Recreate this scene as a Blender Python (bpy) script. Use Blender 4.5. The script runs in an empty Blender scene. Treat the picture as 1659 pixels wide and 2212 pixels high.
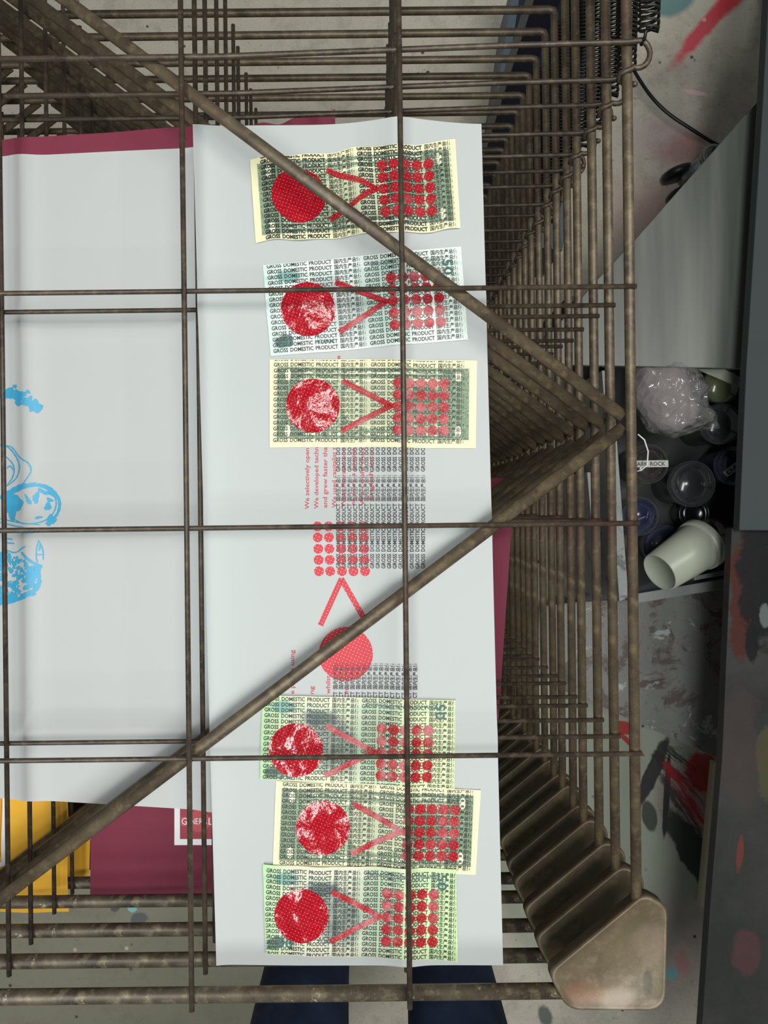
import bpy, bmesh, math, random
from mathutils import Vector, Matrix, noise
random.seed(7)
C = bpy.context.scene.collection
PI = math.pi
# ------------------------------------------------------------------ camera, world, lights, exposure
F = 1661.0                      # focal length in pixels of the 1659 x 2212 frame
NX, NY = 804.0, 1093.0          # where straight down falls in the frame
H = 1.62                        # camera height above the floor
ROLL = math.radians(0.65)
cam_d = bpy.data.cameras.new('camera'); cam = bpy.data.objects.new('camera', cam_d); C.objects.link(cam)
cam_d.sensor_fit = 'VERTICAL'; cam_d.sensor_height = 36.0; cam_d.lens = 36.0 * F / 2212
cam_d.shift_x = (829.5 - NX) / 2212; cam_d.shift_y = -(1106 - NY) / 2212
cam_d.clip_start = 0.01
cam.location = (0, 0, H); cam.rotation_euler = (0, 0, -ROLL)
bpy.context.scene.camera = cam

w = bpy.data.worlds.new('room_ambient'); bpy.context.scene.world = w; w.use_nodes = True
w.node_tree.nodes['Background'].inputs[0].default_value = (0.93, 1.0, 0.97, 1)
w.node_tree.nodes['Background'].inputs[1].default_value = 0.15

def area(name, loc, target, sx, sy, power, col):
    l = bpy.data.lights.new(name, 'AREA'); l.shape = 'RECTANGLE'; l.size = sx; l.size_y = sy
    l.energy = power; l.color = col
    o = bpy.data.objects.new(name, l); C.objects.link(o); o.location = loc
    d = Vector(target) - Vector(loc); o.rotation_euler = d.to_track_quat('-Z', 'Y').to_euler()
    return o
area('ceiling_tube_light', (-0.22, -0.45, 3.1), (-.1, 0, 1), 0.14, 1.7, 36, (0.95, 1.0, 0.97))
area('ceiling_tube_light', (0.85, 0.25, 3.1), (0.15, 0, .8), 0.14, 1.3, 30, (1.0, 0.98, 0.93))

vs = bpy.context.scene.view_settings
vs.view_transform = 'Standard'; vs.look = 'None'; vs.gamma = 1.0; vs.use_curve_mapping = False
vs.exposure = 0.2

# ------------------------------------------------------------------ geometry of the picture
CR, SR = math.cos(ROLL), math.sin(ROLL)
def P(px, py, d, dz=0.0):
    """the world point at depth d below the lens that falls on a pixel"""
    s = F / d; dx, dy = (px - NX) / s, (NY - py) / s
    return Vector((CR * dx + SR * dy, -SR * dx + CR * dy, H - d + dz))
D0 = 0.536
RAT = [1, 1.0835, 1.156, 1.241, 1.31, 1.385, 1.448, 1.532, 1.597, 1.664, 1.736, 1.803, 1.863, 1.925]
while len(RAT) < 24: RAT.append(RAT[-1] + 0.071)
TD = [D0 * r for r in RAT]      # depth of every tray

# ------------------------------------------------------------------ mesh helpers
def mesh_obj(name, bm, mat, parent=None, smooth=True, loc=None):
    me = bpy.data.meshes.new(name); bm.to_mesh(me); bm.free()
    if smooth:
        for p in me.polygons: p.use_smooth = True
    mats = mat if isinstance(mat, (list, tuple)) else [mat]
    for m in mats: me.materials.append(m)
    o = bpy.data.objects.new(name, me); C.objects.link(o)
    if parent: o.parent = parent
    if loc is not None: o.location = loc
    return o
def empty(name, loc=(0, 0, 0), rz=0):
    o = bpy.data.objects.new(name, None); C.objects.link(o); o.location = loc; o.rotation_euler = (0, 0, rz)
    o.empty_display_size = 0.02; return o
def tag(o, label=None, cat=None, group=None, kind=None):
    if label: o['label'] = label
    if cat: o['category'] = cat
    if group: o['group'] = group
    if kind: o['kind'] = kind
    return o
def tube(bm, pts, r, n=10, cap=True, closed=False):
    pts = [Vector(p) for p in pts]; rings = []
    rr = r if isinstance(r, (list, tuple)) else [r] * len(pts)
    up = None
    for i, p in enumerate(pts):
        if closed: t = (pts[(i + 1) % len(pts)] - pts[i - 1]).normalized()
        elif i == 0: t = (pts[1] - pts[0]).normalized()
        elif i == len(pts) - 1: t = (pts[-1] - pts[-2]).normalized()
        else: t = (pts[i + 1] - pts[i - 1]).normalized()
        if up is None:
            up = Vector((0, 0, 1)) if abs(t.z) < 0.9 else Vector((1, 0, 0))
        a = t.cross(up).normalized(); b = a.cross(t).normalized(); up = b
        rings.append([bm.verts.new(p + (a * math.cos(2*PI*k/n) + b * math.sin(2*PI*k/n)) * rr[i]) for k in range(n)])
    m = len(rings)
    for i in range(m if closed else m - 1):
        A, B = rings[i], rings[(i + 1) % m]
        for k in range(n): bm.faces.new((A[k], A[(k+1) % n], B[(k+1) % n], B[k]))
    if cap and not closed:
        bm.faces.new(rings[0][::-1]); bm.faces.new(rings[-1])
def lathe(bm, prof, A=Vector((0, 0, 0)), axis=Vector((0, 0, 1)), n=40):
    """prof: list of (radius, distance along the axis)"""
    axis = Vector(axis).normalized(); u = axis.orthogonal().normalized(); v = axis.cross(u)
    rings = []
    for r, h in prof:
        c = Vector(A) + axis * h
        rings.append([bm.verts.new(c)] if r < 1e-6 else
                     [bm.verts.new(c + (u * math.cos(2*PI*k/n) + v * math.sin(2*PI*k/n)) * r) for k in range(n)])
    for a, b in zip(rings, rings[1:]):
        for k in range(n):
            k2 = (k + 1) % n
            if len(a) == 1 and len(b) > 1: bm.faces.new((a[0], b[k2], b[k]))
            elif len(b) == 1 and len(a) > 1: bm.faces.new((a[k], a[k2], b[0]))
            elif len(a) > 1: bm.faces.new((a[k], a[k2], b[k2], b[k]))
def prism(bm, pts, thick, bev=0.0):
    """polygon of world points extruded down"""
    top = [bm.verts.new(p) for p in pts]; bot = [bm.verts.new(Vector(p) - Vector((0, 0, thick))) for p in pts]
    n = len(pts); fs = [bm.faces.new(top)]; fs.append(bm.faces.new(bot[::-1]))
    for i in range(n): fs.append(bm.faces.new((top[i], bot[i], bot[(i+1) % n], top[(i+1) % n])))
    bmesh.ops.recalc_face_normals(bm, faces=fs)
    if bev > 0:
        es = list({e for f in fs for e in f.edges})
        bmesh.ops.bevel(bm, geom=es, offset=bev, segments=2, affect='EDGES', profile=0.5)
def box(bm, c, sx, sy, sz, rz=0):
    c = Vector(c); R = Matrix.Rotation(rz, 3, 'Z')
    q = [c + R @ Vector((x*sx/2, y*sy/2, sz/2)) for x, y in ((-1,-1),(1,-1),(1,1),(-1,1))]
    prism(bm, q, sz)
def round_poly(pts, rad, n=8):
    """2-D polygon with rounded corners"""
    out = []; m = len(pts)
    for i in range(m):
        p = Vector(pts[i]); a = Vector(pts[i-1]) - p; b = Vector(pts[(i+1) % m]) - p
        r = rad[i] if isinstance(rad, (list, tuple)) else rad
        ang = a.angle(b); t = min(r / math.tan(ang / 2), a.length * .48, b.length * .48)
        s, e = p + a.normalized() * t, p + b.normalized() * t
        for k in range(n + 1):
            f = k / n; out.append((s * (1-f)**2 + p * 2 * f * (1-f) + e * f * f))
    return out

# ------------------------------------------------------------------ material helpers
def lin(r, g, b):
    f = lambda c: (c/255/12.92) if c/255 <= 0.04045 else ((c/255 + .055)/1.055)**2.4
    return (f(r), f(g), f(b), 1)
class NT:
    def __init__(s, name, rough=0.6, metal=0.0, spec=0.5):
        s.m = bpy.data.materials.new(name); s.m.use_nodes = True; s.t = s.m.node_tree
        s.b = s.t.nodes['Principled BSDF']; s.b.inputs['Roughness'].default_value = rough
        s.b.inputs['Metallic'].default_value = metal; s.b.inputs['Specular IOR Level'].default_value = spec
        s.out = s.t.nodes['Material Output']
        s.tc = s.t.nodes.new('ShaderNodeTexCoord'); s.co = s.tc.outputs['Object']
    def L(s, a, b): s.t.links.new(a, b)
    def put(s, sock, v):
        if isinstance(v, bpy.types.NodeSocket): s.L(v, sock)
        else: sock.default_value = v
    def M(s, op, a, b=0.0, c=None, clamp=False):
        n = s.t.nodes.new('ShaderNodeMath'); n.operation = op; n.use_clamp = clamp
        s.put(n.inputs[0], a); s.put(n.inputs[1], b)
        if c is not None: s.put(n.inputs[2], c)
        return n.outputs[0]
    def mapped(s, sc=(1, 1, 1), rot=(0, 0, 0), loc=(0, 0, 0), src=None):
        n = s.t.nodes.new('ShaderNodeMapping'); s.L(src or s.co, n.inputs[0])
        n.inputs['Scale'].default_value = sc; n.inputs['Rotation'].default_value = rot; n.inputs['Location'].default_value = loc
        return n.outputs[0]
    def noise(s, scale, detail=4, rough=0.55, dist=0.0, src=None):
        n = s.t.nodes.new('ShaderNodeTexNoise'); s.L(src or s.co, n.inputs['Vector'])
        n.inputs['Scale'].default_value = scale; n.inputs['Detail'].default_value = detail
        n.inputs['Roughness'].default_value = rough; n.inputs['Distortion'].default_value = dist
        return n.outputs['Fac']
    def vor(s, scale, rnd=1.0, src=None, feat='F1'):
        n = s.t.nodes.new('ShaderNodeTexVoronoi'); n.voronoi_dimensions = '3D' if rnd else '2D'; s.L(src or s.co, n.inputs['Vector']); n.feature = feat
        n.inputs['Scale'].default_value = scale; n.inputs['Randomness'].default_value = rnd
        return n.outputs['Distance']
    def step(s, v, lo, hi):
        n = s.t.nodes.new('ShaderNodeMapRange'); n.clamp = True; s.L(v, n.inputs[0])
        n.inputs[1].default_value = lo; n.inputs[2].default_value = hi
        return n.outputs[0]
    def mix(s, f, a, b):
        n = s.t.nodes.new('ShaderNodeMix'); n.data_type = 'RGBA'; n.clamp_factor = True
        s.put(n.inputs[0], f); s.put(n.inputs[6], a); s.put(n.inputs[7], b)
        return n.outputs[2]
    def xyz(s, src=None):
        n = s.t.nodes.new('ShaderNodeSeparateXYZ'); s.L(src or s.co, n.inputs[0]); return n.outputs
    def ell(s, cx, cy, rx, ry, ang=0.0, soft=0.25, wob=0.0, wscale=30):
        """mask: 1 inside an ellipse with an irregular edge"""
        m = s.mapped(loc=(-cx, -cy, 0)); m = s.mapped(rot=(0, 0, -ang), src=m); m = s.mapped(sc=(1/rx, 1/ry, 0), src=m)
        n = s.t.nodes.new('ShaderNodeVectorMath'); n.operation = 'LENGTH'; s.L(m, n.inputs[0]); d = n.outputs['Value']
        if wob: d = s.M('ADD', d, s.M('MULTIPLY', s.M('SUBTRACT', s.noise(wscale, 5, .65), 0.5), wob))
        return s.step(d, 1 + soft/2, 1 - soft/2)
    def rect(s, x0, x1, y0, y1, soft=0.0004, wob=0):
        x, y, _ = s.xyz()
        if wob:
            k = s.M('MULTIPLY', s.M('SUBTRACT', s.noise(25, 5, .6), .5), wob); x = s.M('ADD', x, k); y = s.M('ADD', y, k)
        a = s.M('MULTIPLY', s.step(x, x0-soft, x0+soft), s.step(x, x1+soft, x1-soft))
        b = s.M('MULTIPLY', s.step(y, y0-soft, y0+soft), s.step(y, y1+soft, y1-soft))
        return s.M('MULTIPLY', a, b)
    def color(s, v): s.put(s.b.inputs['Base Color'], v); return s
    def bump(s, h, strength=0.3, dist=0.001):
        n = s.t.nodes.new('ShaderNodeBump'); s.L(h, n.inputs['Height']); n.inputs['Strength'].default_value = strength
        n.inputs['Distance'].default_value = dist; s.L(n.outputs[0], s.b.inputs['Normal']); return s
    def translucent(s, fac, col):
        t = s.t.nodes.new('ShaderNodeBsdfTranslucent'); s.put(t.inputs[0], col)
        x = s.t.nodes.new('ShaderNodeMixShader'); x.inputs[0].default_value = fac
        s.L(s.b.outputs[0], x.inputs[1]); s.L(t.outputs[0], x.inputs[2]); s.L(x.outputs[0], s.out.inputs[0]); return s
    def see_through(s, fac):
        t = s.t.nodes.new('ShaderNodeBsdfTransparent')
        x = s.t.nodes.new('ShaderNodeMixShader'); s.put(x.inputs[0], fac)
        s.L(s.b.outputs[0], x.inputs[1]); s.L(t.outputs[0], x.inputs[2]); s.L(x.outputs[0], s.out.inputs[0]); return s

def rod_material(name, base, dark, light, fleck=0.66, flecks=(190, 185, 165)):
    n = NT(name, 0.48, 0.25, 0.5)
    a = n.noise(28, 6, .65); b = n.noise(140, 4, .6)
    c = n.mix(n.step(a, .38, .62), lin(*dark), lin(*base))
    c = n.mix(n.M('MULTIPLY', n.step(b, .5, .72), .75), c, lin(*light))
    c = n.mix(n.M('MULTIPLY', n.step(n.noise(9, 3), .58, .72), .35), c, lin(96, 62, 58))
    c = n.mix(n.step(n.noise(75, 5, .7), fleck, fleck + .05), c, lin(*flecks))
    n.color(c); n.bump(b, .35, .0006)
    return n.m
M = {}
M['rod'] = rod_material('rusty_brown_metal', (94, 82, 64), (68, 57, 46), (118, 104, 78), .78)
M['wire'] = rod_material('dark_wire', (76, 65, 54), (52, 43, 37), (102, 90, 70), .8)
M['bar'] = rod_material('paint_crusted_bar', (92, 83, 68), (58, 50, 42), (128, 117, 94), .63, (170, 162, 140))
M['plate'] = rod_material('worn_plate', (106, 95, 74), (86, 74, 57), (120, 108, 88), .82)
def plate_marks():
    n = NT.__new__(NT); n.m = M['plate']; n.t = n.m.node_tree; n.b = n.t.nodes['Principled BSDF']; n.tc = n.t.nodes.new('ShaderNodeTexCoord'); n.co = n.tc.outputs['Object']
    c = n.b.inputs['Base Color'].links[0].from_socket
    for px, py, rx, ry, a, col, k, wob in ((1394, 2114, 11, 28, 0, (66, 58, 46), .8, .2), (1330, 2150, 34, 26, .3, (132, 118, 104), .7, .8), (1400, 2030, 30, 40, .2, (128, 112, 98), .5, .9),
                                           (1255, 2135, 40, 22, 0, (120, 80, 56), .45, .9), (1360, 1990, 60, 14, .7, (92, 84, 62), .6, .6)):
        p = P(px, py, D0); q = D0 / F; c = n.mix(n.M('MULTIPLY', n.ell(p.x, p.y, rx * q, ry * q, a, .6, wob * 1.5, 70), k), c, lin(*col))
    n.color(c)
plate_marks()
n = NT('spring_steel', .4, .7); n.color(n.mix(n.noise(60), lin(30, 32, 31), lin(66, 65, 60))); M['spring'] = n.m

n = NT('white_paper', .55, 0, .25)
n.color(n.mix(n.noise(6, 3), lin(209, 215, 216), lin(217, 221, 221))); n.bump(n.noise(5, 4, .6), .25, .004)
n.translucent(.38, lin(222, 227, 226)); M['paper'] = n.m
def card(name, c1, c2, tr=0.08):
    n = NT(name, .7, 0, .25); n.color(n.mix(n.noise(40, 6, .7), lin(*c1), lin(*c2))); n.bump(n.noise(12, 5, .6), .3, .003)
    n.translucent(tr, lin(*c1)); return n.m
M['burgundy'] = card('burgundy_sheet', (112, 42, 62), (124, 50, 68))
M['yellow'] = card('yellow_sheet', (232, 172, 52), (242, 186, 66))
def flat(name, col, rough=.55, spec=.4):
    n = NT(name, rough, 0, spec); n.color(lin(*col)); return n.m
M['ink'] = flat('black_ink', (22, 26, 28), .5)
M['redtext'] = flat('pale_red_ink', (180, 48, 68))
n = NT('cyan_ink', .5)
n.color(lin(54, 150, 190)); M['cyan'] = n.m
M['white_print'] = flat('white_ink', (224, 222, 226)); M['gold'] = flat('gold_ink', (206, 142, 60))
M['rose_print'] = flat('rose_ink', (178, 66, 72))
M['maroon_print'] = flat('deep_red_ink', (150, 44, 62))

def red_ink(name, base, rough, bump, seethru, pale=(246, 176, 178), dark=None):
    n = NT(name, rough, 0, .36)
    m = n.mapped(rot=(0, 0, .42)); d = n.vor(400, 0.0, src=m)
    dots = n.step(d, .15, .10)
    c = lin(*base)
    if dark: c = n.mix(n.step(n.noise(600, 3, .7), .42, .62), lin(*dark), c)
    c = n.mix(dots, c, lin(*pale)); n.color(c)
    if bump: n.bump(n.M('ADD', n.M('MULTIPLY', n.noise(260, 2, .5), .7), n.M('MULTIPLY', n.noise(26, 2), 11.0)), bump, .0012)
    if seethru: n.see_through(n.M('MULTIPLY', n.noise(90, 3), seethru))
    return n.m
M['red_gloss'] = red_ink('glossy_red_ink', (180, 18, 36), .15, .5, 0.10, (226, 110, 112), (140, 10, 26))
M['red_thin'] = red_ink('thin_glossy_red_ink', (186, 20, 38), .3, .25, 0.38, (230, 110, 114), (146, 12, 28))
M['red_flat'] = red_ink('flat_red_ink', (186, 20, 42), .5, 0, 0)
M['red_flat'].name = 'flat_red_ink'

# a cream note with a dark green engraved frame
def note_us(name, seed):
    n = NT(name, .55, 0, .3); X, Y, _ = n.xyz()
    cream = n.mix(n.noise(30 + seed), lin(226, 222, 184), lin(218, 212, 170))
    inner = n.rect(-.071, .071, -.0265, .0265)
    x2 = n.M('ABSOLUTE', X); y2 = n.M('ABSOLUTE', Y)
    g = n.noise(330, 5, .8, 2.0); gm = n.step(g, .40, .56)
    green = n.mix(gm, lin(84, 104, 84), lin(184, 194, 160))
    band = n.M('MAXIMUM', n.step(x2, .0545, .0555), n.step(y2, .0195, .0202))
    green2 = n.mix(n.step(n.noise(520, 4, .8, 3.0), .44, .58), lin(64, 88, 70), lin(160, 174, 144))
    c = n.mix(band, green, green2)
    mid = n.ell(0.0, 0, .023, .0185, soft=.06); midin = n.ell(0, 0, .021, .0165, soft=.06)
    c = n.mix(n.M('MULTIPLY', mid, .8), c, lin(206, 206, 170)); c = n.mix(n.M('MULTIPLY', midin, .85), c, lin(176, 182, 152))
    c = n.mix(n.M('MULTIPLY', n.ell(.038, 0, .0135, .0135, soft=.1), .8), c, lin(92, 116, 92))
    c = n.mix(n.M('MULTIPLY', n.ell(-.038, 0, .0135, .0135, soft=.1), .8), c, lin(84, 100, 84))
    for sx in (-1, 1):
        for sy in (-1, 1):
            c = n.mix(n.ell(sx*.063, sy*.0205, .0022, .0042, soft=.15, wob=.5, wscale=300), c, lin(226, 224, 192))
    for yy in (.0228, .0172, -.0226):
        st = n.M('MULTIPLY', n.step(n.M('ABSOLUTE', n.M('SUBTRACT', Y, yy)), .0011, .0008), n.step(x2, .052, .050))
        c = n.mix(n.M('MULTIPLY', st, n.step(n.noise(420, 2), .42, .5)), c, lin(220, 220, 188))
    n.color(n.mix(inner, cream, c)); n.bump(n.noise(60, 4, .6), .4, .002); return n.m
# a pale green note with a dark portrait area
def note_yuan(name, pale, pink, green, tone):
    n = NT(name, .5, 0, .3); X, Y, _ = n.xyz()
    c = n.mix(n.step(X, -.075, -.045), lin(*green), lin(*pink))
    c = n.mix(n.step(X, .0, .055), c, lin(*pale))
    c = n.mix(n.M('MULTIPLY', n.ell(.012, -.002, .02, .03, 0, 1.0), .55), c, lin(96, 140, 116))
    w_ = n.M('SINE', n.M('MULTIPLY', n.M('ADD', X, n.M('MULTIPLY', n.M('SINE', n.M('MULTIPLY', Y, 420)), .0016)), 2600))
    c = n.mix(n.M('MULTIPLY', n.step(w_, .3, .9), .22), c, lin(120, 168, 132))
    por = n.ell(-.018, -.003, .0165, .021, .5, .5, .9, 160); pd = n.step(n.noise(150, 4, .7), .35, .6)
    c = n.mix(n.M('MULTIPLY', por, tone), c, n.mix(pd, lin(58, 76, 78), lin(128, 140, 130)))
    c = n.mix(n.M('MULTIPLY', n.ell(-.029, .016, .012, .006, 0, .5, .9, 160), tone), c, lin(60, 84, 86))
    c = n.mix(n.M('MULTIPLY', n.ell(-.056, .0235, .0085, .0045, 0, .4, .8, 240), .75), c, lin(66, 140, 132))
    c = n.mix(n.M('MULTIPLY', n.ell(-.062, -.024, .007, .0045, .3, .3, 1.0, 260), .85), c, lin(42, 78, 70))
    c = n.mix(n.M('MULTIPLY', n.rect(-.074, .074, .0215, .0245), .25), c, lin(110, 176, 160))
    n.color(c); n.bump(n.noise(50, 4, .6), .4, .002); return n.m
M['us1'] = note_us('cream_note_crumpled', 1); M['us3'] = note_us('cream_note_flat', 5); M['us5'] = note_us('cream_note_creased', 9)
M['yu2'] = note_yuan('pale_note', (212, 222, 214), (214, 218, 218), (196, 214, 208), .35)
M['yu4'] = note_yuan('green_note', (206, 214, 168), (206, 206, 178), (158, 200, 142), .85)
M['yu6'] = note_yuan('mint_note', (190, 212, 160), (208, 204, 184), (164, 204, 150), .85)

# concrete floor
n = NT('paint_stained_concrete', .75, 0, .3)
big = n.noise(1.3, 4, .6); c = n.mix(n.step(big, .35, .65), lin(180, 173, 160), lin(196, 189, 175))
c = n.mix(n.M('MULTIPLY', n.step(n.noise(5, 6, .7), .52, .7), .45), c, lin(150, 128, 128))
c = n.mix(n.M('MULTIPLY', n.step(n.noise(220, 4, .8), .52, .7), .35), c, lin(120, 110, 100))
def Q(px, py): p = P(px, py, H); return p.x, p.y
def fl_ell(c, px, py, rx, ry, ang, col, k=1.0, soft=.4, wob=.6, ws=14, streak=None):
    x, y = Q(px, py); s = F / H
    if streak is not None:      # dragged paint: broken up along its own direction
        st = n.noise(1, 4, .7, src=n.mapped(sc=(9, 90, 1), src=n.mapped(rot=(0, 0, -streak))))
        k = n.M('MULTIPLY', n.step(st, .43, .50), k)
    return n.mix(n.M('MULTIPLY', n.ell(x, y, rx / s, ry / s, ang, soft, wob, ws), k), c, lin(*col))
c = fl_ell(c, 200, 2080, 620, 190, 0, (124, 122, 106), .9, .3, .3, 4)  # darker grey-green area at the lower left
c = n.mix(n.M('MULTIPLY', n.step(n.noise(16, 6, .75), .50, .62), .25), c, lin(112, 102, 92))
c = n.mix(n.M('MULTIPLY', n.step(n.noise(45, 6, .8), .60, .66), .5), c, lin(92, 86, 78))        # dark mottling over the floor
c = fl_ell(c, 1290, 1800, 240, 330, 0, (150, 156, 142), .9, .15, .12, 4)
c = fl_ell(c, 1530, 50, 110, 16, .86, (196, 70, 84), .95, .5, .9, 30)
c = fl_ell(c, 1600, -30, 80, 26, .86, (196, 60, 74), .95, .4, .7, 30)
c = fl_ell(c, 1450, 0, 50, 34, .3, (90, 128, 130), .9, .3, .4, 20)
c = fl_ell(c, 1500, 200, 26, 5, -.2, (226, 178, 186), .8, .6, .9, 60)
c = fl_ell(c, 1430, 300, 70, 50, 0, (168, 140, 150), .5, .9, .8)
c = fl_ell(c, 1480, 320, 55, 34, .4, (158, 104, 104), .6, .8, 1.2, 40)
c = fl_ell(c, 1400, 470, 80, 80, .4, (176, 128, 130), .5, .9, 1.0, 20)
c = fl_ell(c, 1500, 1760, 110, 70, -1.1, (150, 128, 128), .8, .5, .9, 22)
c = fl_ell(c, 1408, 1670, 92, 16, 1.15, (46, 44, 46), .95, .2, .9, 22)
c = fl_ell(c, 1458, 1650, 46, 34, -.6, (52, 44, 46), .9, .3, 1.4, 40, -.7)
c = fl_ell(c, 1440, 1720, 92, 7, 1.5, (40, 40, 42), .95, .2, .6, 30)
c = fl_ell(c, 1505, 1850, 125, 30, -1.0, (46, 54, 50), .95, .2, .8, 30)
c = fl_ell(c, 1470, 1740, 90, 14, -1.05, (60, 58, 58), .9, .3, 1.4, 40, -1.0)
c = fl_ell(c, 1500, 1740, 120, 18, -.95, (168, 44, 52), .9, .3, 1.4, 26, -.95)
c = fl_ell(c, 1345, 1572, 26, 15, -.2, (166, 34, 34), .9, .2, .6, 30)
c = fl_ell(c, 1362, 1606, 40, 6, -.75, (166, 34, 34), .9, .2, .6, 30)
c = fl_ell(c, 1520, 1668, 34, 52, .3, (160, 38, 42), .9, .2, 1.2, 22)
c = fl_ell(c, 1403, 1763, 16, 34, .2, (62, 66, 60), .9, .2, .3, 40)
c = fl_ell(c, 1440, 2060, 120, 130, .2, (150, 132, 132), .55, .8, 1.0, 12)
c = fl_ell(c, 1447, 2104, 17, 12, .2, (120, 176, 180), .95, .2, .7, 60)
c = fl_ell(c, 1475, 2080, 14, 30, .2, (186, 130, 132), .7, .5, .8, 60)
c = fl_ell(c, 1178, 2195, 14, 24, .3, (72, 84, 80), .85, .4, .6, 60)
c = fl_ell(c, 286, 1962, 10, 9, 0, (128, 188, 190), .95, .2, .8, 80)
c = fl_ell(c, 300, 1985, 18, 14, 0, (84, 90, 92), .8, .3, .9, 60)
c = fl_ell(c, 248, 1960, 10, 10, 0, (74, 76, 84), .8, .3, .9, 60)
sp = n.step(n.vor(26, 1.0, src=n.mapped(sc=(1, 1, 1))), .12, .08)
c = n.mix(n.M('MULTIPLY', sp, n.step(n.noise(3, 3), .5, .55)), c, lin(70, 72, 64))
sp2 = n.step(n.vor(17, 1.0, src=n.mapped(loc=(3.3, 1.7, 0))), .09, .06)
c = n.mix(n.M('MULTIPLY', sp2, n.step(n.noise(2.2, 3), .5, .6)), c, lin(206, 196, 180))
n.color(c); n.bump(n.noise(90, 5, .7), .3, .003); M['floor'] = n.m

def splat_board(name, base, cols, seed, metal=0.0, rough=.5):
    n = NT(name, rough, metal, .4); c = n.mix(n.noise(6 + seed, 5, .7), lin(*base[0]), lin(*base[1]))
    for i, (col, sc, th) in enumerate(cols):
        m = n.mapped(loc=(seed + i * 1.7, i * 2.3, 0)); c = n.mix(n.step(n.noise(sc, 6, .7, .6, src=m), th, th + .05), c, lin(*col))
    n.color(c); n.bump(n.noise(60, 5, .7), .4, .002); return n.m
M['splat'] = splat_board('paint_splattered_board', ((108, 105, 100), (130, 131, 128)),
    [((92, 80, 76), 11, .54), ((166, 170, 168), 18, .60), ((66, 66, 68), 16, .62), ((112, 96, 96), 60, .60), ((176, 128, 116), 26, .70), ((200, 204, 200), 40, .73)], 2.1)
M['dark_splat'] = splat_board('dark_painted_board', ((50, 50, 48), (62, 62, 60)),
    [((90, 50, 40), 4, .6), ((24, 24, 26), 3.5, .55), ((50, 24, 22), 9, .68), ((108, 100, 50), 12, .74)], 5.0)
n = NT('grey_board', .6, 0, .2); n.color(n.mix(n.noise(3, 3), lin(54, 60, 61), lin(62, 68, 68))); M['greyboard'] = n.m
n = NT('grey_metal_painted_reflections', .38, .1, .5)
st = n.noise(11, 3, .5, src=n.mapped(sc=(1.6, .12, 1)))  # soft vertical reflections of the sheet, painted as streaks in colour and roughness
n.color(n.mix(n.step(st, .3, .7), lin(64, 68, 64), lin(112, 116, 109))); n.put(n.b.inputs['Roughness'], n.M('MULTIPLY_ADD', st, .3, .28)); M['metal_sheet'] = n.m
M['edge'] = flat('pale_edge', (186, 176, 154)); M['black'] = flat('black_plastic', (20, 21, 24), .4)
M['shelf_grey'] = splat_board('grey_shelf_edge', ((110, 114, 114), (134, 138, 136)), [((80, 82, 84), 20, .6)], 3.3)
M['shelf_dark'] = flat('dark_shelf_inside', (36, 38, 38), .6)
n = NT('chrome', .12, 1.0); n.color(lin(210, 212, 214)); M['chrome'] = n.m
n = NT('zinc', .4, .8); n.color(lin(140, 142, 144)); M['zinc'] = n.m
M['navy'] = flat('navy_plastic', (22, 28, 46), .45); M['bluegrey'] = flat('blue_grey_plastic', (72, 86, 98), .5)
n = NT('milky_plastic', .35, 0, .4); n.color(lin(170, 175, 160)); n.translucent(.15, lin(176, 182, 166)); M['milky'] = n.m
n = NT('clear_plastic', .08, 0, .8); n.color(lin(130, 136, 136))
lw = n.t.nodes.new('ShaderNodeLayerWeight'); lw.inputs[0].default_value = .35
n.see_through(n.M('SUBTRACT', .97, n.M('MULTIPLY', lw.outputs['Facing'], .6))); M['clear'] = n.m
n = NT('crinkled_film', .1, 0, 1.0); n.color(lin(150, 148, 150)); n.bump(n.vor(70, 1.0), 1.0, .006); n.see_through(.72); M['film'] = n.m
n = NT('pink_foam', .8, 0, .2); n.color(n.mix(n.noise(25, 4), lin(112, 96, 96), lin(146, 138, 138))); n.bump(n.noise(30, 4), .6, .006); M['foam'] = n.m
def jar_ink(name, col):
    n = NT(name, .18, 0, .6); n.color(n.mix(n.noise(30, 4), lin(*col), lin(*[max(0, v - 14) for v in col]))); return n.m
M['jar_dark'] = jar_ink('dark_brown_ink_jar', (40, 30, 28)); M['jar_black'] = jar_ink('black_ink_jar', (26, 28, 30))
M['jar_blue'] = jar_ink('blue_ink_jar', (20, 26, 62)); M['jar_brown'] = jar_ink('brown_ink_jar', (74, 52, 42)); M['jar_olive'] = jar_ink('olive_ink_jar', (96, 98, 66))
M['tape'] = flat('masking_tape', (176, 178, 170), .6)
n = NT('dark_blue_denim', .85, 0, .2)
n.color(n.mix(n.step(n.noise(5, 4, .6), .45, .75), lin(26, 34, 52), lin(52, 68, 98))); n.bump(n.noise(500, 3), .3, .001); M['denim'] = n.m
M['shoe'] = flat('black_shoe', (34, 34, 36), .6); M['sole'] = flat('pale_sole', (196, 192, 184), .7)

# ------------------------------------------------------------------ floor
bm = bmesh.new(); bmesh.ops.create_grid(bm, x_segments=4, y_segments=4, size=2.4)
fl = mesh_obj('floor', bm, M['floor'], smooth=False); tag(fl, kind='structure')

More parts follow.
